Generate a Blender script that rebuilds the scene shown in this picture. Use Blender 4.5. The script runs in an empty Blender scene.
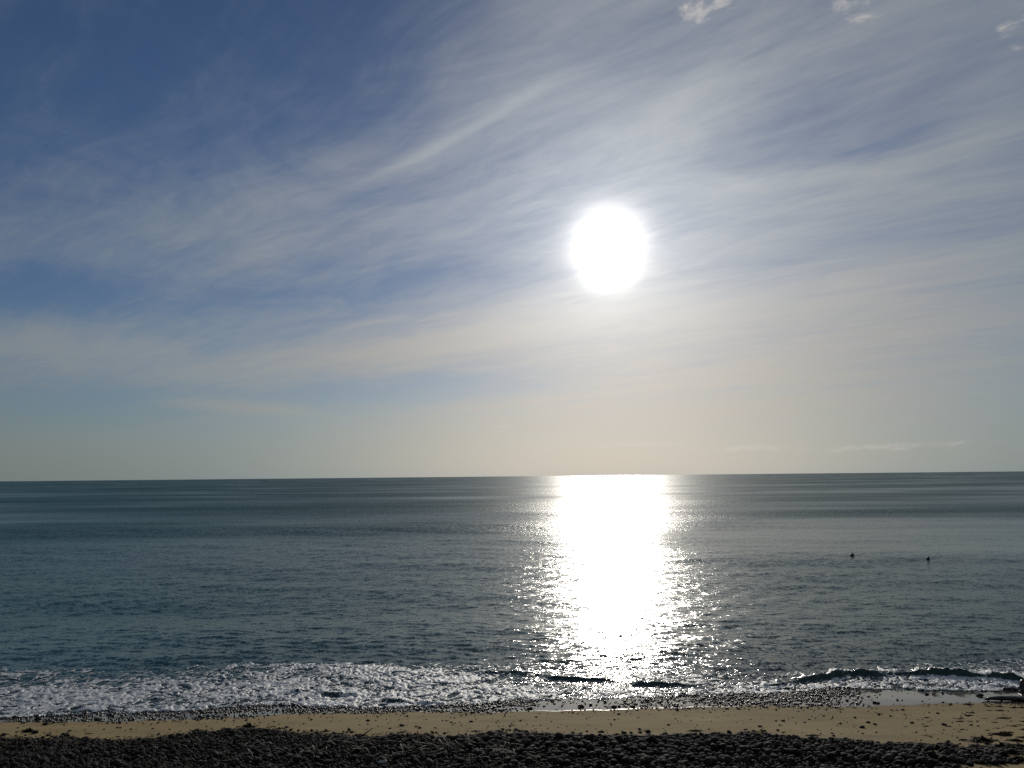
import bpy, math, random
import numpy as np
from mathutils import Vector, Matrix, noise as mnoise

random.seed(7)
rng = np.random.default_rng(7)
S = bpy.context.scene
COL = S.collection

# ------------------------------------------------------------------ camera
W, H, F = 1024, 768, 773.0
CAM = Vector((0.0, 0.0, 6.0))
PITCH, ROLL = math.radians(6.80), math.radians(0.56)
cd = bpy.data.cameras.new('camera')
cam = bpy.data.objects.new('camera', cd)
COL.objects.link(cam)
cd.sensor_width = 36.0
cd.lens = 36.0 * F / W
cd.clip_start, cd.clip_end = 0.1, 60000.0
ROT = Matrix.Rotation(math.radians(90) + PITCH, 3, 'X') @ Matrix.Rotation(ROLL, 3, 'Z').inverted()
cam.matrix_world = Matrix.Translation(CAM) @ ROT.to_4x4()
S.camera = cam


def ray(px, py):
    return (ROT @ Vector((px - W / 2, H / 2 - py, -F))).normalized()


# ------------------------------------------------------------------ light
SUN = ray(608, 244)
SUN_EL, SUN_AZ = math.asin(SUN.z), math.atan2(SUN.x, SUN.y)
ld = bpy.data.lights.new('sun', 'SUN')
ld.energy, ld.angle, ld.color = 2.4, math.radians(0.5), (1.0, 0.93, 0.82)
sun = bpy.data.objects.new('sun', ld)
COL.objects.link(sun)
sun.rotation_euler = (-SUN).to_track_quat('-Z', 'Y').to_euler()
S.view_settings.view_transform = 'Standard'
S.view_settings.look = 'None'
S.view_settings.exposure = -0.4
S.view_settings.gamma = 1.0
S.cycles.use_denoising = False
S.cycles.use_adaptive_sampling = False
S.cycles.max_bounces = 5
S.cycles.caustics_reflective = False
S.cycles.caustics_refractive = False
S.cycles.sample_clamp_indirect = 4.0


class NB:
    """small helper that writes shader maths as nodes"""

    def __init__(self, tree):
        self.t = tree

    def node(self, kind, **kw):
        n = self.t.nodes.new(kind)
        for k, v in kw.items():
            setattr(n, k, v)
        return n

    def put(self, sock, v):
        if isinstance(v, bpy.types.NodeSocket):
            self.t.links.new(v, sock)
        else:
            sock.default_value = v

    def m(self, op, *a, clamp=False):
        n = self.node('ShaderNodeMath', operation=op)
        n.use_clamp = clamp
        for i, v in enumerate(a):
            self.put(n.inputs[i], v)
        return n.outputs[0]

    def vm(self, op, *a):
        n = self.node('ShaderNodeVectorMath', operation=op)
        for i, v in enumerate(a):
            self.put(n.inputs[i], v)
        return n.outputs['Value'] if op in ('DOT_PRODUCT', 'LENGTH') else n.outputs[0]

    def scale(self, v, s):
        n = self.node('ShaderNodeVectorMath', operation='SCALE')
        self.put(n.inputs[0], v)
        self.put(n.inputs['Scale'], s)
        return n.outputs[0]

    def xyz(self, x, y, z=0.0):
        n = self.node('ShaderNodeCombineXYZ')
        for i, v in enumerate((x, y, z)):
            self.put(n.inputs[i], v)
        return n.outputs[0]

    def sep(self, v):
        n = self.node('ShaderNodeSeparateXYZ')
        self.put(n.inputs[0], v)
        return n.outputs

    def mapr(self, v, a, b, c=0.0, d=1.0, smooth=True):
        n = self.node('ShaderNodeMapRange')
        n.interpolation_type = 'SMOOTHSTEP' if smooth else 'LINEAR'
        for i, q in enumerate((v, a, b, c, d)):
            self.put(n.inputs[i], q)
        return n.outputs[0]

    def mix(self, f, a, b):
        n = self.node('ShaderNodeMix', data_type='RGBA')
        self.put(n.inputs[0], f)
        self.put(n.inputs[6], a)
        self.put(n.inputs[7], b)
        return n.outputs[2]

    def noise(self, vec, scale, detail=4.0, rough=0.5, dist=0.0, out=0):
        n = self.node('ShaderNodeTexNoise')
        self.put(n.inputs['Vector'], vec)
        n.inputs['Scale'].default_value = scale
        n.inputs['Detail'].default_value = detail
        n.inputs['Roughness'].default_value = rough
        n.inputs['Distortion'].default_value = dist
        return n.outputs[out]

    def attr(self, name, out='Fac'):
        n = self.node('ShaderNodeAttribute', attribute_name=name)
        return n.outputs[out]


# ------------------------------------------------------------------ sky
world = bpy.data.worlds.new('World')
S.world = world
world.use_nodes = True
wt = world.node_tree
wt.nodes.clear()
B = NB(wt)
sky = B.node('ShaderNodeTexSky', sky_type='NISHITA')
sky.sun_disc = False
sky.sun_elevation = SUN_EL
sky.sun_rotation = SUN_AZ
sky.altitude = 0.0
sky.air_density, sky.dust_density, sky.ozone_density = 1.0, 0.3, 3.5
SKY_K = 0.055
d = B.vm('NORMALIZE', B.node('ShaderNodeTexCoord').outputs['Generated'])
dx, dy, dz = B.sep(d)
ang = B.m('MULTIPLY', B.m('ARCCOSINE', B.m('MINIMUM', B.vm('DOT_PRODUCT', d, tuple(SUN)), 0.999999)), 180 / math.pi)
az = B.m('MULTIPLY', B.m('ARCTAN2', dx, dy), 180 / math.pi)
el = B.m('MULTIPLY', B.m('ARCSINE', dz), 180 / math.pi)
# the cirrus sheet is a flat layer: plane coordinates, streaks run along (0.73, -0.68)
hz = B.m('ADD', B.m('MAXIMUM', dz, 0.0), 0.035)
pu, pv = B.m('DIVIDE', dx, hz), B.m('DIVIDE', dy, hz)
sa = B.m('SUBTRACT', B.m('MULTIPLY', pu, 0.73), B.m('MULTIPLY', pv, 0.68))
sb = B.m('ADD', B.m('MULTIPLY', pu, 0.68), B.m('MULTIPLY', pv, 0.73))
warp = B.vm('SUBTRACT', B.noise(B.xyz(pu, pv), 0.55, 3.0, 0.55, out=1), (0.5, 0.5, 0.5))
wx, wy, _ = B.sep(warp)
sa2 = B.m('ADD', sa, B.m('MULTIPLY', wx, 0.9))
sb2 = B.m('ADD', sb, B.m('MULTIPLY', wy, 0.55))
n_wide = B.noise(B.xyz(B.m('MULTIPLY', sa2, 0.30), B.m('MULTIPLY', sb2, 0.95), 3.1), 1.0, 4.0, 0.55)
n_fine = B.noise(B.xyz(B.m('MULTIPLY', sa2, 0.75), B.m('MULTIPLY', sb2, 3.0), 7.7), 1.0, 8.0, 0.66, 0.5)
n_fibre = B.noise(B.xyz(B.m('MULTIPLY', sa2, 2.2), B.m('MULTIPLY', sb2, 11.0), 1.2), 1.0, 5.0, 0.65, 0.6)
n_lump = B.noise(B.xyz(B.m('MULTIPLY', pu, 1.0), B.m('MULTIPLY', pv, 1.0), 5.0), 9.0, 6.0, 0.65, 0.4)


def azel(px, py):
    r = ray(px, py)
    return math.degrees(math.atan2(r.x, r.y)), math.degrees(math.asin(r.z))


def stroke(x0, y0, x1, y1, wid, amp):
    a0, e0 = azel(x0, y0)
    a1, e1 = azel(x1, y1)
    L = math.hypot(a1 - a0, e1 - e0) / 2
    c, s = (a1 - a0) / (2 * L), (e1 - e0) / (2 * L)
    ca, ce = (a0 + a1) / 2, (e0 + e1) / 2
    ra, re = B.m('SUBTRACT', az, ca), B.m('SUBTRACT', el, ce)
    p = B.m('DIVIDE', B.m('ADD', B.m('MULTIPLY', ra, c), B.m('MULTIPLY', re, s)), L)
    q = B.m('DIVIDE', B.m('SUBTRACT', B.m('MULTIPLY', re, c), B.m('MULTIPLY', ra, s)), wid * 0.0741)
    g = B.m('ADD', B.m('POWER', B.m('MULTIPLY', p, p), 1.5), B.m('MULTIPLY', q, q))
    return B.m('MULTIPLY', B.m('EXPONENT', B.m('MULTIPLY', g, -1.0)), amp)


def total(lst):
    s = lst[0]
    for k in lst[1:]:
        s = B.m('ADD', s, k)
    return s


cover = total([
    stroke(-140, 90, 460, -10, 150, -0.50),      # clear deep blue corner
    stroke(90, 245, 340, 205, 44, 0.34),
    stroke(-20, 225, 120, 240, 22, 0.12),
    stroke(-90, 292, 170, 287, 24, -0.40),
    stroke(-60, 340, 230, 362, 24, 0.46),
    stroke(180, 374, 600, 318, 19, 0.52),
    stroke(330, 330, 1000, 255, 34, 0.16),
    stroke(200, 302, 520, 268, 20, -0.26),
    stroke(-80, 412, 200, 404, 20, -0.48),
    stroke(250, 402, 560, 378, 15, -0.46),
    stroke(165, 402, 320, 413, 6, 0.90),
    stroke(120, 462, 300, 450, 7, 0.16),
    stroke(250, 453, 470, 436, 5, 0.50),
    stroke(352, 188, 548, 84, 6, 0.22),
    stroke(380, 130, 600, 50, 40, 0.10),
    stroke(640, 120, 740, 60, 40, 0.12),
    stroke(720, 140, 1060, 60, 42, -0.20),
    stroke(690, 192, 960, 158, 12, 0.26),
    stroke(650, 285, 1060, 212, 20, -0.26),
    stroke(520, 390, 1200, 330, 130, 0.40),
    stroke(620, 130, 1150, 120, 120, 0.14),
    stroke(945, 150, 1060, 70, 34, 0.26),
    stroke(425, 240, 475, 230, 5, 0.12),
])
dens = B.m('ADD', B.m('MULTIPLY', B.m('SUBTRACT', n_wide, 0.5), 0.75), B.m('MULTIPLY', B.m('SUBTRACT', n_fine, 0.5), 0.62))
n_soft = B.noise(B.xyz(B.m('MULTIPLY', sa, 1.3), B.m('MULTIPLY', sb, 2.4), 9.0), 1.0, 9.0, 0.68, 0.8)
dens = B.m('ADD', dens, B.m('MULTIPLY', B.m('SUBTRACT', n_fibre, 0.5), 0.42))
dens = B.m('ADD', dens, B.m('MULTIPLY', B.m('SUBTRACT', n_soft, 0.5), 0.85))
dens = B.m('ADD', B.m('ADD', dens, cover), 0.40)
# the streaks melt into an even veil towards the horizon
far_f = B.mapr(el, 0.5, 5.0, 0.35, 1.0)
dens = B.m('ADD', B.m('MULTIPLY', dens, far_f), B.m('MULTIPLY', B.m('SUBTRACT', 1.0, far_f), 0.28))
alpha = B.m('MULTIPLY', B.mapr(dens, -0.22, 1.15), 0.90)
puffs = total([stroke(674, 18, 716, 8, 13, 1.0), stroke(712, 3, 735, -4, 10, 0.9), stroke(815, 14, 885, 2, 17, 0.72),
               stroke(990, 30, 1040, 8, 16, 0.6), stroke(1005, 52, 1035, 46, 7, 0.6)])
low = total([stroke(560, 447, 700, 443, 3.0, 0.7), stroke(690, 450, 800, 446, 5, 0.7), stroke(790, 452, 1010, 440, 6, 0.7),
             stroke(478, 428, 532, 425, 3.0, 0.62), stroke(610, 436, 720, 440, 4, 0.5)])
pa = B.mapr(B.m('ADD', B.m('MULTIPLY', n_lump, 3.0), B.m('SUBTRACT', puffs, 1.95)), 0.0, 0.85, 0.0, 0.75)
n_low = B.noise(B.xyz(B.m('MULTIPLY', az, 0.8), B.m('MULTIPLY', el, 1.9), 2.0), 1.0, 6.0, 0.68, 0.4)
la = B.mapr(B.m('ADD', B.m('MULTIPLY', n_low, 1.3), B.m('SUBTRACT', low, 1.05)), 0.0, 0.7, 0.0, 0.50)
# ice crystals scatter forward: the veil is brighter the nearer it is to the sun
bright = B.m('ADD', B.m('MULTIPLY', B.m('EXPONENT', B.m('DIVIDE', ang, -14.5)), 0.82), 0.30)
lowwarm = B.mapr(el, 2.0, 19.0)
tint = B.mix(lowwarm, (1.09, 1.0, 0.86, 1), (0.96, 1.0, 1.02, 1))
tint = B.mix(B.mapr(ang, 16.0, 36.0), tint, (0.90, 1.0, 1.07, 1))
ccol = B.scale(tint, bright)
pcol = B.scale((1.0, 0.93, 0.85), B.m('ADD', bright, 0.34))
skyc = B.vm('MULTIPLY', B.scale(sky.outputs[0], SKY_K), (0.70, 0.79, 0.95))
c1 = B.mix(alpha, skyc, ccol)
hazec = B.scale(B.mix(B.mapr(ang, 8.0, 34.0), (1.19, 1.03, 0.88, 1), (0.85, 1.0, 0.985, 1)), B.m('ADD', B.m('MULTIPLY', B.m('EXPONENT', B.m('DIVIDE', ang, -12.0)), 1.95), 0.215))
c1 = B.mix(B.m('MULTIPLY', B.m('EXPONENT', B.m('DIVIDE', B.m('MAXIMUM', el, 0.0), -4.6)), 0.95), c1, hazec)
pa = B.m('MULTIPLY', pa, B.m('MULTIPLY', puffs, 2.5, clamp=True))
c1 = B.mix(pa, c1, pcol)
c1 = B.mix(la, c1, pcol)
# aureole of the sun through the thin cloud
ang_j = B.m('MULTIPLY', ang, B.m('SUBTRACT', 1.10, B.m('MULTIPLY', n_soft, 0.20)))
core = B.m('MULTIPLY', B.m('EXPONENT', B.m('MULTIPLY', B.m('POWER', B.m('DIVIDE', ang_j, 2.42), 2.5), -1.0)), 1.5)
core = B.m('ADD', core, stroke(586, 272, 632, 268, 17, 0.75))
mid = B.m('MULTIPLY', B.m('EXPONENT', B.m('DIVIDE', ang, -3.8)), B.m('ADD', 0.40, B.m('MULTIPLY', alpha, 0.35)))
glow = B.m('ADD', core, mid)
c1 = B.vm('ADD', c1, B.scale((1.0, 0.955, 0.87), glow))
bg = B.node('ShaderNodeBackground')
B.put(bg.inputs[0], c1)
bg.inputs[1].default_value = 1.0
wo = B.node('ShaderNodeOutputWorld')
wt.links.new(bg.outputs[0], wo.inputs[0])
world.cycles.sampling_method = 'MANUAL'
world.cycles.sample_map_resolution = 1024

# ------------------------------------------------------------------ terrain shape
SLOPE, YSH = 0.09, 21.6


def smooth(t):
    t = np.clip(t, 0, 1)
    return t * t * (3 - 2 * t)


def plane_z(y):
    return SLOPE * (YSH - np.asarray(y, float))


def beach_point(px, py):
    r = ray(px, py)
    t = (SLOPE * YSH - CAM.z) / (r.z + SLOPE * r.y)
    p = CAM + r * t
    return p.x, p.y


def sea_point(px, py):
    r = ray(px, py)
    t = -CAM.z / r.z
    p = CAM + r * t
    return p.x, p.y


def shore_point(px, py):
    a, b = beach_point(px, py), sea_point(px, py)
    return a if a[1] < b[1] else b


def curve(pts, fn=shore_point, wob=0.12):
    q = sorted(fn(*p) for p in pts)
    xs, ys = np.array([a for a, _ in q]), np.array([b for _, b in q])
    # carry the edge on beyond the frame
    xs = np.concatenate([[-90, -60, -40, -25], xs, [25, 40, 60, 90]])
    ys = np.concatenate([ys[0] + np.array([1.2, -0.6, 0.5, -0.1]), ys, ys[-1] + np.array([0.1, -0.5, 0.4, -0.8])])

    def f(x):
        x = np.asarray(x, float)
        return np.interp(x, xs, ys) + wob * 0.35 * np.sin(x * 4.1 + ys[5]) + wob * 0.25 * np.sin(x * 9.7 + 1.3) + wob * 0.2 * np.sin(x * 2.2 + .4)
    return f


bank_edge = curve([(0, 739), (60, 740), (127, 742), (160, 739), (203, 733), (250, 728.5), (300, 734), (372, 737), (430, 738), (500, 734),
                   (560, 736), (620, 737), (700, 735), (760, 734), (800, 739), (850, 742), (930, 747), (1024, 752)], wob=0.10)
wet_edge = curve([(0, 721), (127, 721), (200, 719), (260, 716), (300, 713), (400, 711), (500, 712), (570, 711), (650, 709), (750, 707),
                  (800, 707), (870, 709), (920, 706), (970, 705), (1024, 704)], wob=0.08)
swash = curve([(0, 715), (70, 712), (200, 708.5), (260, 704.5), (330, 706), (400, 706), (470, 703.5), (530, 700), (560, 699), (615, 698.5),
               (660, 697), (700, 695), (750, 694), (790, 693), (830, 688.5), (870, 689), (920, 690), (960, 691.5), (1024, 690)], wob=0.10)
foam_back = curve([(0, 673), (130, 675), (200, 669), (300, 668), (400, 669), (500, 666), (560, 662), (650, 664), (720, 676), (800, 675),
                   (870, 671), (950, 665), (1024, 662)], wob=0.35)


def value_noise(x, y, seed=0):
    """smooth 2-D value noise, numpy"""
    xi, yi = np.floor(x).astype(np.int64), np.floor(y).astype(np.int64)
    fx, fy = x - xi, y - yi
    fx, fy = fx * fx * (3 - 2 * fx), fy * fy * (3 - 2 * fy)

    def h(a, b):
        v = (a * 374761393 + b * 668265263 + seed * 974634777) & 0xFFFFFFFF
        v = ((v ^ (v >> 13)) * 1274126177) & 0xFFFFFFFF
        return ((v ^ (v >> 16)) & 0xFFFF) / 65535.0
    return (h(xi, yi) * (1 - fx) + h(xi + 1, yi) * fx) * (1 - fy) + (h(xi, yi + 1) * (1 - fx) + h(xi + 1, yi + 1) * fx) * fy


def fbm(x, y, octaves=4, seed=0, gain=0.5):
    s, a, tot = 0.0, 1.0, 0.0
    for k in range(octaves):
        s = s + a * value_noise(x * 2 ** k + 17.3 * k, y * 2 ** k - 9.1 * k, seed + k)
        tot += a
        a *= gain
    return s / tot


def beach_z(x, y):
    x, y = np.asarray(x, float), np.asarray(y, float)
    z = plane_z(y) + SLOPE * (swash(x) - YSH - 0.06) * smooth((y - 19.2) / 2.0)
    z = z + (fbm(x * 0.5, y * 0.8, 3, 11) - 0.5) * 0.06 * smooth((21.0 - y) / 2.0)
    be = bank_edge(x)
    z = z + smooth((be - y) / 0.5) * (0.05 + 0.10 * (fbm(x * 0.9, y * 0.9, 3, 5) - 0.4))
    # the bank behind climbs to the viewer's feet
    z = z + smooth((13.6 - y) / 12.0) * 2.6
    return np.maximum(z, -4.0)


def mesh_grid(name, X, Y, Z, mat, keep=None, attrs=None, smooth_shade=True):
    ny, nx = X.shape
    idx = np.arange(nx * ny).reshape(ny, nx)
    quads = np.stack([idx[:-1, :-1], idx[:-1, 1:], idx[1:, 1:], idx[1:, :-1]], -1)
    quads = quads.reshape(-1, 4) if keep is None else quads[keep]
    co = np.stack([X.ravel(), Y.ravel(), Z.ravel()], -1)
    if keep is not None:
        used, inv = np.unique(quads.ravel(), return_inverse=True)
        co, quads = co[used], inv.reshape(-1, 4)
    else:
        used = None
    return mesh_raw(name, co, quads, mat, {k: (v.ravel() if used is None else v.ravel()[used]) for k, v in (attrs or {}).items()}, smooth_shade)


def mesh_raw(name, co, faces, mat, attrs=None, smooth_shade=True):
    me = bpy.data.meshes.new(name)
    n, k = faces.shape
    me.vertices.add(len(co))
    me.vertices.foreach_set('co', co.astype(np.float32).ravel())
    me.loops.add(n * k)
    me.loops.foreach_set('vertex_index', faces.astype(np.int32).ravel())
    me.polygons.add(n)
    me.polygons.foreach_set('loop_start', np.arange(0, n * k, k, dtype=np.int32))
    me.update(calc_edges=True)
    me.polygons.foreach_set('use_smooth', np.full(n, smooth_shade))
    for key, v in (attrs or {}).items():
        a = me.attributes.new(key, 'FLOAT', 'POINT')
        a.data.foreach_set('value', v.astype(np.float32))
    me.materials.append(mat)
    me.validate()
    ob = bpy.data.objects.new(name, me)
    COL.objects.link(ob)
    return ob


def new_mat(name):
    m = bpy.data.materials.new(name)
    m.use_nodes = True
    nb = NB(m.node_tree)
    return m, nb, m.node_tree.nodes['Principled BSDF']


# ------------------------------------------------------------------ materials
# sand
M_SAND, n, p = new_mat('sand')
pos = n.node('ShaderNodeNewGeometry').outputs['Position']
wet = n.attr('wet')
g1 = n.noise(pos, 1.3, 4, 0.6)
g2 = n.noise(pos, 45.0, 3, 0.7)
dry = n.mix(n.mapr(g1, 0.3, 0.7), (0.31, 0.228, 0.104, 1), (0.355, 0.264, 0.122, 1))
dry = n.mix(n.mapr(g2, 0.55, 0.75, 0, 0.5), dry, (0.16, 0.12, 0.07, 1))
g3 = n.noise(n.vm('MULTIPLY', pos, (0.35, 2.2, 1.0)), 1.0, 5, 0.65)
dry = n.mix(n.mapr(g3, 0.42, 0.66, 0, 0.42), dry, (0.20, 0.15, 0.082, 1))
dry = n.mix(n.attr('gravel'), dry, (0.022, 0.019, 0.016, 1))
damp = n.m('ADD', wet, n.m('MULTIPLY', n.m('SUBTRACT', n.noise(pos, 2.6, 4, 0.6), 0.5), 0.25))
wf = n.mapr(damp, 0.35, 0.75)
n.put(p.inputs['Base Color'], n.mix(wf, dry, (0.085, 0.068, 0.046, 1)))
n.put(p.inputs['Roughness'], n.mapr(damp, 0.5, 0.8, 0.9, 0.06))
n.put(p.inputs['Specular IOR Level'], n.mapr(damp, 0.5, 0.8, 0.15, 0.9))
bp = n.node('ShaderNodeBump')
n.put(bp.inputs['Strength'], n.mapr(damp, 0.4, 0.8, 0.5, 0.03))
bp.inputs['Distance'].default_value = 0.02
n.put(bp.inputs['Height'], n.m('ADD', n.noise(pos, 9.0, 5, 0.6), n.m('MULTIPLY', g2, 0.4)))
n.put(p.inputs['Normal'], bp.outputs[0])

# water
M_SEA, n, p = new_mat('sea_water')
pos = n.node('ShaderNodeNewGeometry').outputs['Position']
nrm = n.node('ShaderNodeNewGeometry').outputs['Normal']
x, y, z = n.sep(pos)
jit = n.attr('jitter')
na = n.noise(n.xyz(n.m('MULTIPLY', x, 2.6), n.m('MULTIPLY', y, 4.6)), 1.0, 3, 0.65, 0.3, out=1)
nb2 = n.noise(n.xyz(n.m('MULTIPLY', x, 11.0), n.m('MULTIPLY', y, 16.0), 4.0), 1.0, 2, 0.6, 0.2, out=1)
off = n.vm('ADD', n.scale(n.vm('SUBTRACT', na, (0.5, 0.5, 0.5)), 5.0), n.scale(n.vm('SUBTRACT', nb2, (0.5, 0.5, 0.5)), 4.5))
ox, oy, _ = n.sep(n.vm('MULTIPLY', n.scale(off, jit), (0.75, 1.15, 1.0)))
n.put(p.inputs['Normal'], n.vm('NORMALIZE', n.vm('ADD', nrm, n.xyz(ox, oy, 0.0))))
sh = n.attr('shallow')
pat = n.noise(n.xyz(n.m('MULTIPLY', x, 0.012), n.m('MULTIPLY', y, 0.03), 2.0), 1.0, 3, 0.5)
deep = n.mix(n.mapr(pat, 0.35, 0.65), (0.003, 0.064, 0.060, 1), (0.004, 0.078, 0.066, 1))
n.put(p.inputs['Base Color'], n.mix(sh, deep, (0.035, 0.060, 0.052, 1)))
n.put(p.inputs['Roughness'], n.attr('rough'))
p.inputs['IOR'].default_value = 1.333
p.inputs['Anisotropic'].default_value = 0.45
n.put(p.inputs['Tangent'], n.xyz(0.0, 1.0, 0.0))

# foam
M_FOAM, n, p = new_mat('foam')
pos = n.node('ShaderNodeNewGeometry').outputs['Position']
f1 = n.noise(pos, 14.0, 4, 0.65)
n.put(p.inputs['Base Color'], n.mix(n.mapr(f1, 0.35, 0.65), (0.52, 0.54, 0.53, 1), (0.88, 0.88, 0.86, 1)))
p.inputs['Roughness'].default_value = 0.5
bp = n.node('ShaderNodeBump')
bp.inputs['Strength'].default_value = 0.7
bp.inputs['Distance'].default_value = 0.03
n.put(bp.inputs['Height'], n.noise(pos, 24.0, 4, 0.7))
n.put(p.inputs['Normal'], bp.outputs[0])


def stone_mat(name, lo, hi, rough, per_vertex, spec=0.4):
    m, n, p = new_mat(name)
    pos = n.node('ShaderNodeTexCoord').outputs['Object']
    t = n.attr('tone') if per_vertex else n.node('ShaderNodeObjectInfo').outputs['Random']
    c = n.mix(t, lo, hi)
    sp = n.noise(pos, 38.0 if per_vertex else 9.0, 4, 0.7)
    c = n.mix(n.mapr(sp, 0.5, 0.8, 0, 0.45), c, (0.11, 0.10, 0.09, 1))
    n.put(p.inputs['Base Color'], c)
    p.inputs['Roughness'].default_value = rough
    p.inputs['Specular IOR Level'].default_value = spec
    bp = n.node('ShaderNodeBump')
    bp.inputs['Strength'].default_value = 0.35
    bp.inputs['Distance'].default_value = 0.01
    n.put(bp.inputs['Height'], sp)
    n.put(p.inputs['Normal'], bp.outputs[0])
    return m


M_COB = stone_mat('cobble_stone', (0.012, 0.011, 0.010, 1), (0.046, 0.039, 0.031, 1), 0.8, False, 0.15)
M_COBS = stone_mat('cobble_bank', (0.012, 0.011, 0.010, 1), (0.046, 0.039, 0.031, 1), 0.8, True, 0.15)
M_PEB = stone_mat('wet_pebble', (0.008, 0.009, 0.011, 1), (0.045, 0.036, 0.038, 1), 0.42, True, 0.5)
M_PALE = stone_mat('pale_stone', (0.5, 0.47, 0.44, 1), (0.55, 0.52, 0.48, 1), 0.7, False)


def plain_mat(name, a, b, scale, rough):
    m, n, p = new_mat(name)
    pos = n.node('ShaderNodeTexCoord').outputs['Object']
    n.put(p.inputs['Base Color'], n.mix(n.mapr(n.noise(pos, scale, 5, 0.65), 0.35, 0.65), a, b))
    p.inputs['Roughness'].default_value = rough
    return m


M_WEED = plain_mat('seaweed', (0.014, 0.010, 0.006, 1), (0.030, 0.023, 0.012, 1), 14, 0.85)
M_WEED.node_tree.nodes['Principled BSDF'].inputs['Specular IOR Level'].default_value = 0.15
M_TWIG = plain_mat('twig_wood', (0.34, 0.28, 0.20, 1), (0.55, 0.48, 0.37, 1), 20, 0.8)
M_LOG = plain_mat('dark_wet_wood', (0.020, 0.017, 0.015, 1), (0.05, 0.042, 0.035, 1), 9, 0.25)
M_STICK = plain_mat('dark_stick', (0.02, 0.016, 0.012, 1), (0.04, 0.03, 0.022, 1), 9, 0.7)
M_BUOY = plain_mat('buoy_plastic', (0.008, 0.010, 0.010, 1), (0.018, 0.02, 0.02, 1), 5, 0.55)
M_WRACK = plain_mat('beach_wrack', (0.020, 0.016, 0.010, 1), (0.13, 0.10, 0.065, 1), 6, 0.85)

# ------------------------------------------------------------------ beach
gx = np.concatenate([np.linspace(-400, -62, 30), np.linspace(-60, -20.2, 130), np.linspace(-20, 20, 640), np.linspace(20.2, 60, 130), np.linspace(62, 400, 30)])
gy = np.concatenate([np.linspace(-300, -5, 20), np.linspace(-4, 13, 60), np.linspace(13.1, 24.5, 260), np.linspace(24.8, 60, 40)])
GX, GY = np.meshgrid(gx, gy)
GZ = beach_z(GX, GY)
we, sw = wet_edge(GX), swash(GX)
WET = smooth((GY - (we - 0.30)) / 0.55)
ob = mesh_grid('beach', GX, GY, GZ, M_SAND, attrs={'wet': WET, 'gravel': smooth((bank_edge(GX) - 0.10 - GY) / 0.15) * (1 - smooth((GX - 7.4) / 1.2))})
ob['kind'] = 'structure'

# ------------------------------------------------------------------ sea
waves = []


def add_wave(lam, mss, th):
    k = 2 * math.pi / lam
    waves.append((k, math.sqrt(2 * mss) / k, k * math.sin(th), k * math.cos(th), random.uniform(0, 6.283), lam))


for lam, amp, th in ((33, 0.10, 0.06), (24, 0.07, -0.10), (17, 0.038, 0.04), (12, 0.016, 0.2)):
    add_wave(lam, (amp * 2 * math.pi / lam) ** 2 / 2, th)
lam = 8.0
while lam > 0.22:
    for j in range(6):
        l2 = lam * random.uniform(0.72, 1.3)
        wgt = 0.0003 if lam > 3 else (0.0008 if lam > 1.3 else 0.0044)
        add_wave(l2, wgt / 6, random.gauss(0.08, 0.45 if lam > 2 else 0.6))
    lam /= 1.8

h0 = CAM.z
rr = [13.5]
while rr[-1] < 30000:
    r = rr[-1]
    rr.append(r + max(0.036, min(0.42 * r * r / (h0 * F), 0.05 * r)))
R = np.array(rr)
TH = np.radians(np.concatenate([np.linspace(-78, -42, 160)[:-1], np.linspace(-42, 42, 1700), np.linspace(42, 78, 160)[1:]]))
RR, TT = np.meshgrid(R, TH, indexing='ij')
SX, SY = RR * np.sin(TT), RR * np.cos(TT)
dr = np.gradient(R)[:, None] * np.ones_like(TT)
gust = fbm(SX * 0.02 + 5, SY * 0.045, 3, 21)
band = fbm(SX * 0.006 + 2, SY * 0.022, 3, 25)
gustk = (0.62 + 0.60 * smooth((gust - 0.3) / 0.4)) * (0.72 + 0.62 * smooth((band - 0.32) / 0.36))
sye = swash(SX)
off = SY - sye                                     # metres seaward of the water's edge
calm = smooth((off - 0.3) / 6.0)
ZS = np.zeros_like(SX)
MISS = np.zeros_like(SX)
for k, a, kx, ky, ph, lam in waves:
    fade = smooth((lam / np.maximum(dr, 0.02) - 3.0) / 4.0) if lam < 12 else smooth((lam / dr - 2.5) / 3.0)
    amp = a * (gustk if lam < 9 else 1.0) * (0.25 + 0.75 * calm if lam < 3 else calm)
    w = np.sin(kx * SX + ky * SY + ph)
    if lam > 2:
        w = w + 0.18 * np.sin(2 * (kx * SX + ky * SY + ph) + 1.2)
    ZS += amp * fade * w
    MISS += (amp * k) ** 2 / 2 * (1 - fade * fade)


def ridge(X, Y, pts, height, back, front=0.10, fn=sea_point):
    """a little breaking bore: steep towards the beach, sloping off seaward"""
    q = sorted(fn(*p) for p in pts)
    xs, ys = np.array([a for a, _ in q]), np.array([b for _, b in q])
    yc = np.interp(X, xs, ys) + 0.5 * (fbm(X * 1.2, X * 0 + 8.0, 3, 9) - 0.5) + 0.03 * np.sin(X * 14.0 + 1)
    L = xs[-1] - xs[0]
    env = smooth((X - xs[0]) / (0.22 * L)) * smooth((xs[-1] - X) / (0.22 * L))
    env = env * np.clip(2.6 * fbm(X * 1.9, X * 0 + 3.0, 3, 4) - 0.35, 0.62 if L > 4 else 0.0, 1.15)
    s = Y - yc
    env = env * (0.55 + 0.9 * fbm(X * 5.0, Y * 4.0, 3, 15))
    return height * env * np.where(s > 0, np.exp(-(s / back) ** 1.3), np.exp(-(s / front) ** 2))


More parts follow.
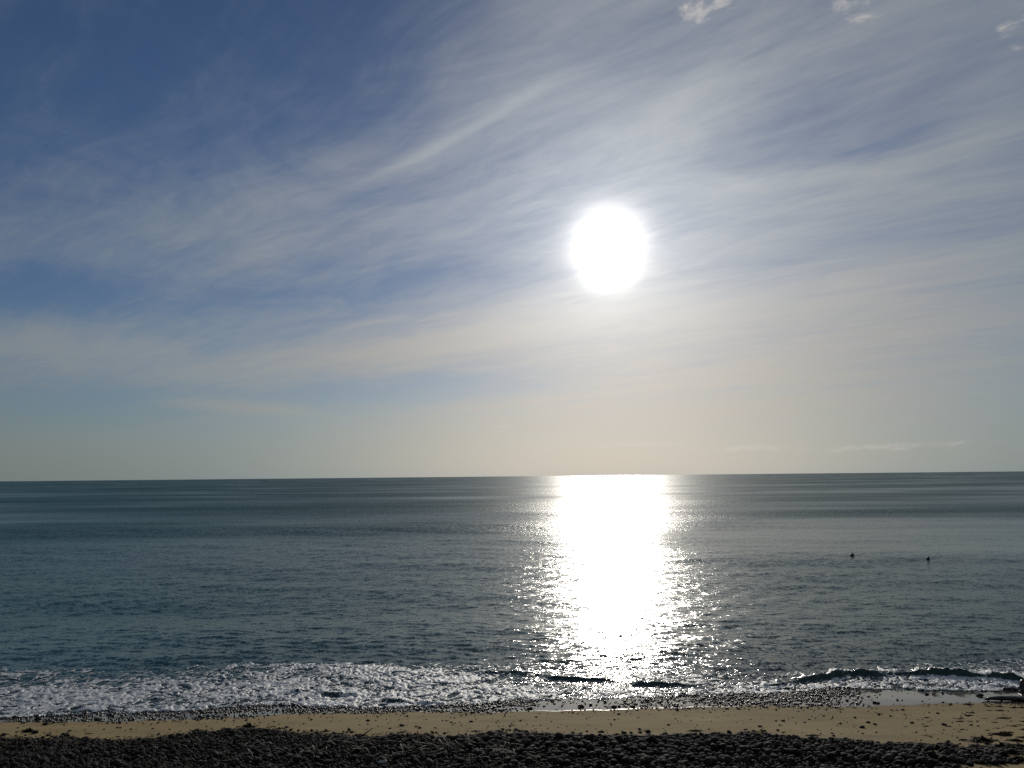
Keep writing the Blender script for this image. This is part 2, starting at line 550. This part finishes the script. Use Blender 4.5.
RIDGES = [
    ([(742, 692), (775, 686), (805, 680), (850, 676), (900, 675.5), (950, 676), (985, 678), (1024, 683), (1100, 688), (1180, 690)], 0.14, 0.5, 0.06),
    ([(540, 680), (575, 679.5), (600, 680), (620, 682)], 0.06, 0.35, 0.05),
    ([(628, 685), (650, 685.5), (680, 686.5), (700, 688)], 0.075, 0.35, 0.05),
    ([(280, 693), (320, 694), (365, 696)], 0.075, 0.25, 0.05),
    ([(370, 702), (410, 702.5), (450, 703)], 0.06, 0.22, 0.05),
    ([(470, 676), (510, 674), (545, 676)], 0.05, 0.4, 0.08),
]


def shore_z(X, Y):
    z = np.zeros_like(X)
    for pts, hh, bk, fr in RIDGES:
        z = z + ridge(X, Y, pts, hh, bk, fr)
    return z


near = RR < 40
extra = np.zeros_like(SX)
extra[near] = shore_z(SX[near], SY[near])
ZS = ZS + extra
zb = beach_z(SX, SY)
ramp = 0.004 + 0.035 * smooth(off / 1.5)
ZS = np.where(off > 0, np.maximum(ZS, zb + ramp), zb - 0.014 + 0.018 * np.clip(1 + off / 0.15, 0, 1))
base_jit = 0.07
farf = smooth((np.log(RR) - math.log(60.0)) / math.log(12.0))
ALPHA2 = 2 * MISS * (0.10 + 0.72 * farf) + 0.00008
ROUGH = np.sqrt(np.sqrt(ALPHA2))
JIT = gustk * (1.55 - 0.55 * calm) * (0.20 - 0.09 * farf)
SHAL = np.exp(-np.maximum(off, 0) / 5.0)
ob = mesh_grid('sea', SX, SY, ZS, M_SEA, attrs={'rough': ROUGH, 'jitter': JIT, 'shallow': SHAL})
ob['kind'] = 'structure'

# ------------------------------------------------------------------ foam of the little breakers
fx = np.arange(-26, 26, 0.026)
fy = np.arange(16.5, 27.5, 0.04)
FX, FY = np.meshgrid(fx, fy)
fo = FY - swash(FX)
fb = foam_back(FX)
rel = np.clip(fo / np.maximum(fb - swash(FX), 0.3), -1, 2)       # 0 at the edge, 1 at the seaward limit
wxn = (fbm(FX * 1.3, FY * 2.0, 3, 31) - 0.5) * 0.9
wyn = (fbm(FX * 1.3 + 40, FY * 2.0, 3, 37) - 0.5) * 0.9
lace = 1 - np.abs(fbm((FX + wxn) * 5.0, (FY + wyn) * 5.6, 4, 41, 0.65) - 0.5) * 5.0        # ridged network
big = fbm(FX * 0.45, FY * 1.1, 3, 43)
fine = fbm((FX + wxn) * 11, (FY + wyn) * 9, 2, 47, 0.8)
density = np.interp(rel, [-0.02, 0.0, 0.05, 0.45, 0.7, 1.0, 1.12], [-2, 0.36, 0.31, 0.19, -0.02, -0.22, -2])
centre = np.exp(-((FX - 2.6) / 3.5) ** 2)
score = density - 0.46 * centre + 1.05 * (lace - 0.42) + 1.4 * (big - 0.5) + 1.7 * (fine - 0.5)
FZ0 = shore_z(FX, FY)
rz = FZ0
grad = np.gradient(rz, fy, axis=0)                               # the steep shoreward faces stay dark water
score = score - 2.5 * smooth((grad - 0.5) / 0.6) + 0.7 * smooth((rz - 0.13) / 0.1) * smooth((FX - 7.5) / 2.0) * smooth((-grad + 0.3) / 0.3)
zbF = beach_z(FX, FY)
# the same water height under the foam
from_r = np.hypot(FX, FY)
ZW = np.zeros_like(FX)
calmF = smooth((fo - 0.3) / 6.0)
gF = (0.62 + 0.60 * smooth((fbm(FX * 0.02 + 5, FY * 0.045, 3, 21) - 0.3) / 0.4)) * (0.72 + 0.62 * smooth((fbm(FX * 0.006 + 2, FY * 0.022, 3, 25) - 0.32) / 0.36))
drF = np.maximum(0.036, 0.42 * from_r ** 2 / (h0 * F))
for k, a, kx, ky, ph, lam in waves:
    fade = smooth((lam / drF - 3.0) / 4.0) if lam < 12 else smooth((lam / drF - 2.5) / 3.0)
    amp = a * (gF if lam < 9 else 1.0) * (0.25 + 0.75 * calmF if lam < 3 else calmF)
    w = np.sin(kx * FX + ky * FY + ph)
    if lam > 2:
        w = w + 0.18 * np.sin(2 * (kx * FX + ky * FY + ph) + 1.2)
    ZW += amp * fade * w
ZW = np.maximum(ZW + FZ0, zbF + 0.004 + 0.035 * smooth(fo / 1.5))
lump = fbm(FX * 11, FY * 11, 3, 53, 0.6)
FZ = ZW + 0.006 + 0.040 * np.clip(score, 0, 1.2) * (0.3 + lump)
sc = (score[:-1, :-1] + score[1:, 1:]) / 2
ob = mesh_grid('surf_foam', FX, FY, FZ, M_FOAM, keep=(sc > 0.12))
ob['kind'] = 'stuff'
ob['label'] = 'white lacy foam of the small breakers along the shore'
ob['category'] = 'foam'


# ------------------------------------------------------------------ stones
def ico(sub):
    t = (1 + 5 ** .5) / 2
    v = [(-1, t, 0), (1, t, 0), (-1, -t, 0), (1, -t, 0), (0, -1, t), (0, 1, t), (0, -1, -t), (0, 1, -t), (t, 0, -1), (t, 0, 1), (-t, 0, -1), (-t, 0, 1)]
    f = [(0, 11, 5), (0, 5, 1), (0, 1, 7), (0, 7, 10), (0, 10, 11), (1, 5, 9), (5, 11, 4), (11, 10, 2), (10, 7, 6), (7, 1, 8),
         (3, 9, 4), (3, 4, 2), (3, 2, 6), (3, 6, 8), (3, 8, 9), (4, 9, 5), (2, 4, 11), (6, 2, 10), (8, 6, 7), (9, 8, 1)]
    v = [Vector(a).normalized() for a in v]
    for _ in range(sub):
        cache, g = {}, []

        def mid(a, b):
            k = (min(a, b), max(a, b))
            if k not in cache:
                cache[k] = len(v)
                v.append(((v[a] + v[b]) / 2).normalized())
            return cache[k]
        for a, b, c in f:
            ab, bc, ca = mid(a, b), mid(b, c), mid(c, a)
            g += [(a, ab, ca), (b, bc, ab), (c, ca, bc), (ab, bc, ca)]
        f = g
    return np.array([tuple(q) for q in v]), np.array(f)


def rock_shape(sub, seed, angular=0.28):
    v, f = ico(sub)
    out = []
    for q in v:
        q = Vector(q)
        k = 1 + angular * mnoise.noise(q * 1.1 + Vector((seed * 7.3, 0, 0))) + angular * 0.45 * mnoise.noise(q * 2.7 + Vector((0, seed * 3.1, 5)))
        out.append(q * k)
    o = np.array([tuple(q) for q in out])
    o *= np.array([1.0, 0.62 + 0.3 * ((seed * 0.37) % 1), 0.42 + 0.25 * ((seed * 0.61) % 1)])
    return o, f


def rot_matrix(n_, tilt):
    a = rng.uniform(0, 2 * math.pi, n_)
    b, c = rng.normal(0, tilt, n_), rng.normal(0, tilt, n_)
    ca, s_a = np.cos(a), np.sin(a)
    cb, s_b = np.cos(b), np.sin(b)
    cc, s_c = np.cos(c), np.sin(c)
    Z_, O = np.zeros(n_), np.ones(n_)
    Rz = np.stack([np.stack([ca, -s_a, Z_], -1), np.stack([s_a, ca, Z_], -1), np.stack([Z_, Z_, O], -1)], 1)
    Rx = np.stack([np.stack([O, Z_, Z_], -1), np.stack([Z_, cb, -s_b], -1), np.stack([Z_, s_b, cb], -1)], 1)
    Ry = np.stack([np.stack([cc, Z_, s_c], -1), np.stack([Z_, O, Z_], -1), np.stack([-s_c, Z_, cc], -1)], 1)
    return Rz @ Rx @ Ry


def stone_mass(name, P, size, mat, shapes, tilt=0.3, label=None, cat=None):
    cos, fcs, tones = [], [], []
    base = 0
    which = rng.integers(0, len(shapes), len(P))
    for s_i, (v, f) in enumerate(shapes):
        sel = np.where(which == s_i)[0]
        if not len(sel):
            continue
        Rm = rot_matrix(len(sel), tilt)
        pts = np.einsum('nij,vj->nvi', Rm, v) * size[sel][:, None, None] + P[sel][:, None, :]
        ff = f[None] + (np.arange(len(sel)) * len(v))[:, None, None] + base
        tones.append(np.repeat(rng.random(len(sel)) ** 2.3, len(v)))
        cos.append(pts.reshape(-1, 3))
        fcs.append(ff.reshape(-1, 3))
        base += len(sel) * len(v)
    o = mesh_raw(name, np.concatenate(cos), np.concatenate(fcs), mat, {'tone': np.concatenate(tones)})
    o['kind'] = 'stuff'
    o['label'], o['category'] = label, cat
    return o


LOW = [rock_shape(1, s) for s in range(9)]
MID = [rock_shape(2, s + 20) for s in range(8)]

# cobble bank: a heap two to three stones deep; thins out to the right where sand shows through
N = 76000
cx, cy = rng.uniform(-15, 15, N), rng.uniform(12.8, 18.8, N)
depth = bank_edge(cx) - cy
patchy = fbm(cx * 0.7, cy * 1.6, 3, 61)
right = smooth((cx - 7.0) / 1.2)
keepp = np.clip(smooth((depth + 0.06) / 0.22), 0, 1) * (1 - right * smooth((0.72 - patchy) / 0.10) * 0.985)
scat = (depth > -0.6) & (depth < 0.1) & (patchy > 0.47)
ok = (rng.random(N) < keepp) | (scat & (rng.random(N) < 0.36 * np.exp(np.minimum(depth, 0) * 4.5)))
cx, cy, depth = cx[ok], cy[ok], depth[ok]
small = fbm(cx * 0.25 + 3, cy * 0.4, 2, 71)
csz = rng.lognormal(math.log(0.038), 0.46, len(cx)) * (0.82 + 0.16 * smooth((cx + 2.0) / 4.0)) * (0.8 + 0.4 * small)
csz = np.clip(csz, 0.016, 0.080)
cz = beach_z(cx, cy) + rng.uniform(-0.02, 0.05, len(cx)) * smooth((depth - 0.1) / 0.4) + csz * 0.18
# the largest that the photograph shows become stones of their own
dirx = np.stack([cx, cy, cz - CAM.z], -1)
pc = dirx @ np.array(ROT)
pxx, pyy = W / 2 + F * pc[:, 0] / -pc[:, 2], H / 2 - F * pc[:, 1] / -pc[:, 2]
inview = (pxx > 3) & (pxx < W - 3) & (pyy < H - 2)
order = np.argsort(-(csz / np.hypot(cx, cy)) * inview)[:296]
single = np.zeros(len(cx), bool)
single[order] = True
stone_mass('cobble_bank', np.stack([cx, cy, cz], -1)[~single], csz[~single], M_COBS, LOW, 0.35,
           'bank of small dark cobbles heaped along the bottom of the beach', 'cobble bank')


def rock_mesh(name, shape, mat):
    v, f = shape
    me = bpy.data.meshes.new(name)
    me.from_pydata([tuple(q) for q in v], [], [tuple(int(i) for i in t) for t in f])
    me.polygons.foreach_set('use_smooth', np.ones(len(me.polygons), bool))
    me.materials.append(mat)
    return me


COB_ME = [rock_mesh('cobble', s, M_COB) for s in MID]


def put(name, me, loc, rot, scale, label, cat, group=None):
    o = bpy.data.objects.new(name, me)
    COL.objects.link(o)
    o.location, o.rotation_euler = loc, rot
    o.scale = scale if hasattr(scale, '__len__') else (scale,) * 3
    o['label'], o['category'] = label, cat
    if group:
        o['group'] = group
    return o


for i in order:
    put('cobble', COB_ME[random.randrange(8)], (cx[i], cy[i], cz[i] + 0.045 + csz[i] * 0.2),
        (random.gauss(0, .25), random.gauss(0, .25), random.uniform(0, 6.28)), csz[i] * 1.05,
        'dark rounded cobble lying on top of the cobble bank', 'stone', 'cobbles on top of the bank')

# wet pebbles at the water's edge
N = 120000
qx, qy = rng.uniform(-17, 17, N), rng.uniform(17, 23.5, N)
q_we, q_sw = wet_edge(qx), swash(qx)
qp = np.clip((qy - q_we) / np.maximum(q_sw - q_we, 0.1), -1, 2)
span = q_sw - q_we


def pxof(x, y, z):
    pc_ = np.stack([x, y, z - CAM.z], -1) @ np.array(ROT)
    return W / 2 + F * pc_[:, 0] / -pc_[:, 2]


qpx = pxof(qx, qy, plane_z(qy))
dens_x = np.interp(qpx + 70 * (fbm(qx * 1.6, qy * 2.4, 3, 97) - 0.5) + 28 * (qp - 0.5) * -1, [-200, 0, 60, 90, 190, 250, 330, 440, 500, 530, 545, 612, 640, 700, 740, 800, 838, 872, 905, 1000, 1024, 1300],
                   [.6, .8, .55, .30, .35, .75, .6, .65, .6, .4, .05, .08, .45, .7, 1, 1, .6, .10, .012, .012, .10, .5])
prof = np.interp(qp, [-0.25, -0.05, 0.25, 0.6, 0.95, 1.1, 1.3], [0, 0.25, 0.7, 0.9, 1.0, 0.5, 0.0])
clump = smooth((fbm(qx * 1.1, qy * 2.6, 3, 81) - 0.33) / 0.22)
ok = rng.random(N) < dens_x * prof * (0.25 + 0.75 * clump)
qx, qy = qx[ok], qy[ok]
qs = np.clip(rng.lognormal(math.log(0.024), 0.38, len(qx)), 0.010, 0.07)
qz = np.maximum(beach_z(qx, qy), np.where(qy > swash(qx), 0.0, -9)) + qs * 0.25
stone_mass('wet_pebbles', np.stack([qx, qy, qz], -1), qs, M_PEB, LOW, 0.4, 'wet dark pebbles strewn along the edge of the water', 'pebbles')

# tiny grit flecks on the sand
N = 15000
tx, ty = rng.uniform(-15, 15, N), rng.uniform(15.5, 22, N)
ok = (ty > bank_edge(tx)) & (ty < wet_edge(tx) + 0.1) & (rng.random(N) < 0.12 + 0.75 * smooth((ty - wet_edge(tx) + 0.7) / 0.7) * (fbm(tx, ty * 2, 2, 91) > 0.5))
tx, ty = tx[ok], ty[ok]
ts = np.clip(rng.lognormal(math.log(0.017), 0.45, len(tx)), 0.007, 0.045)
stone_mass('sand_gravel', np.stack([tx, ty, beach_z(tx, ty) + ts * 0.15], -1), ts, M_COBS, LOW[:4], 0.3, 'fine dark gravel scattered over the sand strip', 'gravel')


# ------------------------------------------------------------------ seaweed and stones lying singly on the sand
def weed_mesh(seed, nrib=26):
    r = random.Random(seed)
    vs, fs = [], []
    for k in range(nrib):
        a = r.uniform(0, 6.28)
        rad = abs(r.gauss(0, 0.45))
        x0, y0 = rad * math.cos(a), rad * math.sin(a) * 0.6
        hdg, zz = r.uniform(-0.7, 0.7) + (math.pi if r.random() < .5 else 0), max(0.04, 0.34 - 0.3 * rad) * r.uniform(0.4, 1)
        wv = r.uniform(0.05, 0.11)
        prev = None
        for s in range(7):
            t = s / 6
            w = wv * (1 - 0.6 * abs(t - 0.4))
            px, py, pz = x0, y0, zz * (1 - t) ** 1.5 + 0.02 + 0.03 * math.sin(5 * t + k)
            nx_, ny_ = -math.sin(hdg), math.cos(hdg)
            ids = []
            for sgn, dzz in ((-1, 0.0), (1, 0.0), (1, -0.03), (-1, -0.03)):
                vs.append((px + sgn * nx_ * w, py + sgn * ny_ * w, pz + dzz + sgn * 0.02 * math.sin(3 * t + k)))
                ids.append(len(vs) - 1)
            if prev:
                for q in range(4):
                    fs.append((prev[q], prev[(q + 1) % 4], ids[(q + 1) % 4], ids[q]))
            else:
                fs.append(tuple(ids))
            prev = ids
            x0 += 0.12 * math.cos(hdg)
            y0 += 0.12 * math.sin(hdg)
            hdg += r.gauss(0, 0.35)
        fs.append(tuple(reversed(prev)))
    me = bpy.data.meshes.new('seaweed_clump')
    me.from_pydata(vs, [], fs)
    me.polygons.foreach_set('use_smooth', np.ones(len(me.polygons), bool))
    me.materials.append(M_WEED)
    return me


WEED_ME = [weed_mesh(s) for s in range(5)]


def on_beach(px, py, dz_=0.0):
    x_, y_ = beach_point(px, py)
    return (x_, y_, float(beach_z(x_, y_)) + dz_)


mpp = 0.0232      # metres per pixel on the sand
# (px, py, width px, squash, label)
weeds = [
    (29, 732, 13, 1.0, 'dark humped clump of seaweed alone on the sand, left end of the beach'),
    (5, 735, 7, .5, 'small flat seaweed scrap at the left edge of the sand'),
    (53, 737, 7, .5, 'flat seaweed scrap just above the cobbles near the left end'),
    (72, 738, 11, .7, 'ragged seaweed tuft touching the cobbles near the left end'),
    (88, 734, 8, .3, 'thin flat strand of seaweed on the sand left of the round dark stone'),
    (197, 731, 10, .9, 'dark seaweed clump on the sand left of the bulge in the cobble bank'),
    (249, 727, 12, 1.2, 'dark seaweed heap crowning the bulge of the cobble bank'),
    (279, 729, 9, .5, 'flat dark seaweed piece right of the bulge in the cobble bank'),
    (326, 732, 8, .7, 'small dark seaweed piece at the cobble edge left of the upright stick'),
    (402, 733, 8, .5, 'long flat seaweed piece on the sand right of the upright stick'),
    (426, 736, 12, .7, 'dark seaweed mat at the cobble edge right of the upright stick'),
    (475, 732, 8, .6, 'dark oblong seaweed piece at the cobble edge, first of the middle pair'),
    (500, 733, 13, .7, 'long dark seaweed strip at the cobble edge, second of the middle pair'),
    (521, 731, 10, .5, 'flat seaweed strip lying clear on the sand above the middle of the bank'),
    (513, 725, 8, .3, 'thin seaweed strand high on the sand in the middle of the beach'),
    (646, 731, 8, .4, 'flat seaweed strip on the sand below the sun glitter'),
    (695, 731, 11, .6, 'dark seaweed strip on the sand right of the sun glitter'),
    (715, 734, 8, 1.0, 'dark seaweed lump at the cobble edge right of the sun glitter'),
    (812, 736, 11, .5, 'dark seaweed strip at the cobble edge below the wet shining sand'),
    (981, 741, 24, .7, 'widest dark seaweed mat on the right end of the sand'),
    (1004, 735, 16, .7, 'dark seaweed mat stranded between the log and the widest mat'),
    (1016, 741, 12, .7, 'dark seaweed mat at the right edge of the sand'),
    (1004, 718, 9, .7, 'small dark seaweed tuft on the sand under the wet log'),
    (1000, 711, 8, .6, 'small seaweed strand close below the wet log'),
    (968, 706, 10, .5, 'dark seaweed streak on wet sand left of the log'),
    (945, 746, 26, .5, 'long seaweed mat at the cobble edge near the right end'),
    (1000, 750, 34, .5, 'broad brown seaweed mat over sand in the lower right corner'),
    (975, 757, 36, .5, 'lowest broad seaweed mat among the cobbles of the lower right corner'),
    (1018, 764, 24, .6, 'seaweed mat at the very corner, lower right'),
]
for px, py, w, sq, lab in weeds:
    x_, y_, z_ = on_beach(px, py)
    k = w * mpp / 1.5
    put('seaweed', WEED_ME[random.randrange(5)], (x_, y_, z_ - 0.005), (0, 0, random.uniform(-0.3, 0.3)), (k, k * 0.9, k * sq * 1.5), lab, 'seaweed',
        'seaweed stranded on the sand')

# loose scraps: a scatter on the right end of the sand, and a fringe where sand meets cobbles
def scrap(px, py, w, sq, lab, grp):
    x_, y_, z_ = on_beach(px, py)
    k = w * mpp / 1.5
    put('seaweed', WEED_ME[random.randrange(5)], (x_, y_, z_ - 0.005), (0, 0, random.uniform(-0.4, 0.4)), (k, k * 0.9, k * sq * 1.5), lab, 'seaweed', grp)


for i in range(46):
    px = 1024 - 130 * random.random() ** 1.5
    scrap(px, random.uniform(707, 744), random.uniform(3.0, 8.5), random.uniform(.3, .7),
          'small dark seaweed scrap scattered on the right end of the sand', 'seaweed scraps on the right end of the sand')
for i in range(40):
    px = 5 + i * 25.5 + random.uniform(-9, 9)
    xx, yy = beach_point(px, 735)
    ye = float(bank_edge(xx)) + random.uniform(-0.02, 0.16)
    k = random.uniform(4, 10) * mpp / 1.5
    put('seaweed', WEED_ME[random.randrange(5)], (xx, ye, float(beach_z(xx, ye)) - 0.005), (0, 0, random.uniform(-0.4, 0.4)),
        (k, k * 0.9, k * random.uniform(.5, 1.0) * 1.5), 'ragged little seaweed tuft along the line where the sand meets the cobbles',
        'seaweed', 'seaweed tufts fringing the cobble bank')
for i in range(14):
    scrap(random.uniform(905, 1020), random.uniform(747, 766), random.uniform(12, 30), random.uniform(.3, .6),
          'flat dark seaweed mat on the sandy gaps of the cobble bank in the lower right', 'seaweed mats in the lower right corner')

stones = [
    (95, 741, 9, 'roundest dark stone on the sand, just above the cobbles near the left end'),
    (368, 721, 4, 'dark stone on the sand above the upright stick'),
    (402, 726.5, 5, 'dark stone on the sand right of the upright stick'),
    (416, 727.5, 3, 'small dark stone a little right of the stone by the stick'),
    (390, 729, 3, 'pale brown small stone on the sand close to the stick'),
    (471, 722, 4, 'dark stone on the middle of the sand'),
    (581, 707.5, 7, 'dark wet rock in the shining sand under the sun glitter'),
    (530, 709, 6, 'dark wet rock at the left end of the shining sand under the glitter'),
    (614, 708, 6, 'flat wet rock at the right end of the shining sand under the glitter'),
    (633, 708, 5, 'small wet rock right of the shining sand under the glitter'),
    (875, 705.5, 5, 'dark stone at the left end of the wet sand by the pebbles'),
    (927, 697, 5, 'dark stone alone in the middle of the shining wet sand'),
    (980, 698, 8, 'dark flat rock beside the left tip of the wet log'),
    (862, 727, 5, 'dark stone on the sand below the shining wet sand'),
    (868, 722, 4, 'small dark stone on the sand above the one below the wet sand'),
    (912, 723, 4, 'flat brown stone on the right part of the sand'),
    (944, 725, 5, 'dark brown stone on the right part of the sand'),
    (783, 721, 4, 'small dark stone on the sand below the thick pebble belt'),
    (760, 727, 4, 'small dark stone low on the sand below the thick pebble belt'),
    (46, 724, 6, 'flat dark stone near the pebbles at the left end of the beach'),
    (38, 718.5, 7, 'dark wet stone among the pebbles at the left end of the beach'),
    (98, 719, 8, 'flat dark wet stone below the foam on the left'),
]
for px, py, w, lab in stones:
    x_, y_, z_ = on_beach(px, py)
    k = w * mpp / 1.9
    wetm = py < 712 or px in (38, 98)
    put('beach_stone', COB_ME[random.randrange(8)], (x_, y_, z_ + k * 0.2), (random.gauss(0, .15), random.gauss(0, .15), random.uniform(-.4, .4)),
        (k, k, k * 0.9), lab, 'stone', 'single stones on the sand')
x_, y_, z_ = on_beach(383, 768)
put('pale_stone', rock_mesh('pale_stone', rock_shape(2, 55), M_PALE), (x_, y_, z_ + 0.07), (0.2, 0, 0.3), 0.085,
    'pale whitish stone among the dark cobbles at the bottom edge', 'stone')


# ------------------------------------------------------------------ wood
def tube(name, pts, radii, mat, seg=8, lump=0.0, seed=0):
    r = random.Random(seed)
    vs, fs = [], []
    for i, q in enumerate(pts):
        q = Vector(q)
        a = Vector(pts[max(i - 1, 0)])
        b = Vector(pts[min(i + 1, len(pts) - 1)])
        t = (b - a).normalized()
        u = t.cross(Vector((0.13, 0.2, 1))).normalized()
        v = t.cross(u)
        for j in range(seg):
            an = 2 * math.pi * j / seg
            k = radii[i] * (1 + lump * r.uniform(-1, 1))
            vs.append(tuple(q + u * math.cos(an) * k + v * math.sin(an) * k))
    for i in range(len(pts) - 1):
        for j in range(seg):
            fs.append((i * seg + j, i * seg + (j + 1) % seg, (i + 1) * seg + (j + 1) % seg, (i + 1) * seg + j))
    fs.append(tuple(range(seg))[::-1])
    fs.append(tuple((len(pts) - 1) * seg + j for j in range(seg)))
    me = bpy.data.meshes.new(name)
    me.from_pydata(vs, [], fs)
    me.polygons.foreach_set('use_smooth', np.ones(len(me.polygons), bool))
    me.materials.append(mat)
    return me


a = Vector(on_beach(357, 743, 0.05))
r1 = ray(373, 728)
top = CAM + r1 * ((a.y + 0.03) / r1.y)
me = tube('stick', [a, a.lerp(top, .35) + Vector((.008, 0, .004)), a.lerp(top, .7) - Vector((.004, 0, 0.003)), top], [0.016, 0.014, 0.011, 0.007], M_STICK)
put('stick', me, (0, 0, 0), (0, 0, 0), 1, 'thin dark stick standing slanted out of the cobbles', 'stick')

# wet log at the water's edge, right
l0, l1 = Vector(on_beach(985, 702.5)), Vector(on_beach(1075, 704))
pts, rad = [], []
for i in range(12):
    t = i / 11
    q = l0.lerp(l1, t)
    q.z = float(beach_z(q.x, q.y)) + 0.045 + 0.02 * math.sin(t * 7)
    q.y += 0.05 * math.sin(t * 4.0)
    pts.append(q)
    rad.append(0.055 * (0.55 + 0.45 * min(1, t * 6)) * (1 + 0.25 * t))
log = bpy.data.objects.new('driftwood_log', None)
COL.objects.link(log)
log.location = l0
log['label'], log['category'] = 'dark wet driftwood log lying at the water edge on the right', 'driftwood'
me = tube('trunk', [q - l0 for q in pts], rad, M_LOG, 12, 0.10, 3)
o = bpy.data.objects.new('trunk', me)
COL.objects.link(o)
o.parent = log
q = pts[4] - l0
me = tube('branch_stub', [q, q + Vector((0.06, -0.10, 0.03)), q + Vector((0.15, -0.22, 0.0))], [0.032, 0.026, 0.016], M_LOG, 8, 0.1, 4)
o = bpy.data.objects.new('branch_stub', me)
COL.objects.link(o)
o.parent = log

# dark rock cut by the right edge
bx_, by_, bz_ = on_beach(1026, 694)
put('shore_rock', rock_mesh('shore_rock', rock_shape(3, 77, 0.4), M_LOG), (bx_, by_, bz_ + 0.10), (0, 0, 0.4), (0.24, 0.22, 0.34),
    'dark wet rock in the foam at the right edge', 'rock')
bx_, by_, bz_ = on_beach(1011, 692)
put('shore_rock', rock_mesh('shore_rock', rock_shape(3, 78, 0.4), M_LOG), (bx_, by_, bz_ + 0.02), (0, 0, 0.1), (0.22, 0.16, 0.12),
    'low dark wet rock in the foam above the driftwood log', 'rock')

# buoys
def lathe(name, prof, mat, seg=20):
    vs, fs = [], []
    for r_, z_ in prof:
        for j in range(seg):
            an = 2 * math.pi * j / seg
            vs.append((r_ * math.cos(an), r_ * math.sin(an), z_))
    for i in range(len(prof) - 1):
        for j in range(seg):
            fs.append((i * seg + j, i * seg + (j + 1) % seg, (i + 1) * seg + (j + 1) % seg, (i + 1) * seg + j))
    fs.append(tuple(range(seg))[::-1])
    fs.append(tuple((len(prof) - 1) * seg + j for j in range(seg)))
    me = bpy.data.meshes.new(name)
    me.from_pydata(vs, [], fs)
    me.polygons.foreach_set('use_smooth', np.ones(len(me.polygons), bool))
    me.materials.append(mat)
    return me


prof = [(0.03, -0.16), (0.10, -0.13), (0.15, -0.04), (0.16, 0.04), (0.14, 0.12), (0.09, 0.18), (0.05, 0.20), (0.05, 0.25), (0.035, 0.27)]
BUOY = lathe('buoy', prof, M_BUOY)
for px, py, k, lab in ((852, 557.5, 1.05, 'larger dark round buoy afloat, the one nearer the sun glitter'),
                       (928, 560, 0.8, 'smaller dark round buoy afloat, farther right of the glitter')):
    x_, y_ = sea_point(px, py)
    put('buoy', BUOY, (x_, y_, 0.05), (0.15, 0.1, 0), k, lab, 'buoy', 'dark buoys floating off the beach')

# ------------------------------------------------------------------ twigs and wrack among the cobbles
TWIG = []
for s in range(6):
    r = random.Random(s + 90)
    p_, rd, hd, q = [], [], 0.0, Vector((-0.5, 0, 0))
    for i in range(6):
        p_.append(q.copy())
        rd.append(0.046 * (1 - 0.11 * i))
        hd += r.gauss(0, 0.28)
        q += Vector((0.2 * math.cos(hd), 0.2 * math.sin(hd), 0.03 * math.sin(i * 1.3)))
    TWIG.append(tube('twig', p_, rd, M_TWIG, 6, 0.15, s))
for i in range(70):
    px, py = (random.uniform(330, 540), random.uniform(747, 767)) if i < 55 else (random.uniform(220, 330), random.uniform(752, 767))
    x_, y_, z_ = on_beach(px, py)
    put('twig', TWIG[i % 6], (x_, y_, z_ + 0.17), (random.gauss(0, .1), random.gauss(0, .3), random.uniform(-1.4, 1.4)), random.uniform(0.13, 0.30),
        'thin pale dry twig lying on the dark cobbles', 'twig', 'dry twigs on the cobble bank')
x_, y_, z_ = on_beach(506, 761)
put('twig', TWIG[2], (x_, y_, z_ + 0.17), (0, 0.05, 0.02), 0.50, 'longest pale dry twig, lying level across the dark cobbles', 'twig', 'dry twigs on the cobble bank')

# dried wrack: countless short curled scraps between the stones, left of centre
N = 5200
wx_, wy_ = rng.uniform(-11.5, 0.8, N), rng.uniform(13.5, 18.4, N)
dd = bank_edge(wx_) - wy_
ok = (dd > 0.02) & (rng.random(N) < 0.25 + 0.75 * (fbm(wx_ * 0.8, wy_ * 1.4, 3, 111) > 0.5))
wx_, wy_ = wx_[ok], wy_[ok]
wz_ = beach_z(wx_, wy_) + rng.uniform(0.03, 0.13, len(wx_))
n_ = len(wx_)
hd = rng.uniform(0, 6.28, n_)
ln, wd = rng.uniform(0.02, 0.06, n_), rng.uniform(0.005, 0.012, n_)
ti = rng.normal(0, 0.45, n_)
dxv = np.stack([np.cos(hd) * np.cos(ti), np.sin(hd) * np.cos(ti), np.sin(ti)], -1)
nv = np.stack([-np.sin(hd), np.cos(hd), 0 * hd], -1)
ctr = np.stack([wx_, wy_, wz_], -1)
ring = []
for s, bend in ((-1, 0.0), (0, 1.0), (1, 0.0)):
    c = ctr + dxv * (s * ln)[:, None] + np.array([0, 0, 1.0]) * (bend * 0.25 * ln)[:, None]
    for an in (0, 2.09, 4.19):
        ring.append(c + nv * (wd * math.cos(an))[:, None] + np.array([0, 0, 1.0]) * (wd * math.sin(an))[:, None])
co = np.stack(ring, 1).reshape(-1, 3)
bidx = (np.arange(n_) * 9)[:, None]
fc = []
for i in range(2):
    for j in range(3):
        fc.append(bidx + np.array([[i * 3 + j, i * 3 + (j + 1) % 3, i * 3 + 3 + (j + 1) % 3, i * 3 + 3 + j]]))
o = mesh_raw('beach_wrack', co, np.concatenate(fc), M_WRACK)
o['kind'], o['label'], o['category'] = 'stuff', 'dried seaweed scraps caught between the cobbles', 'wrack'
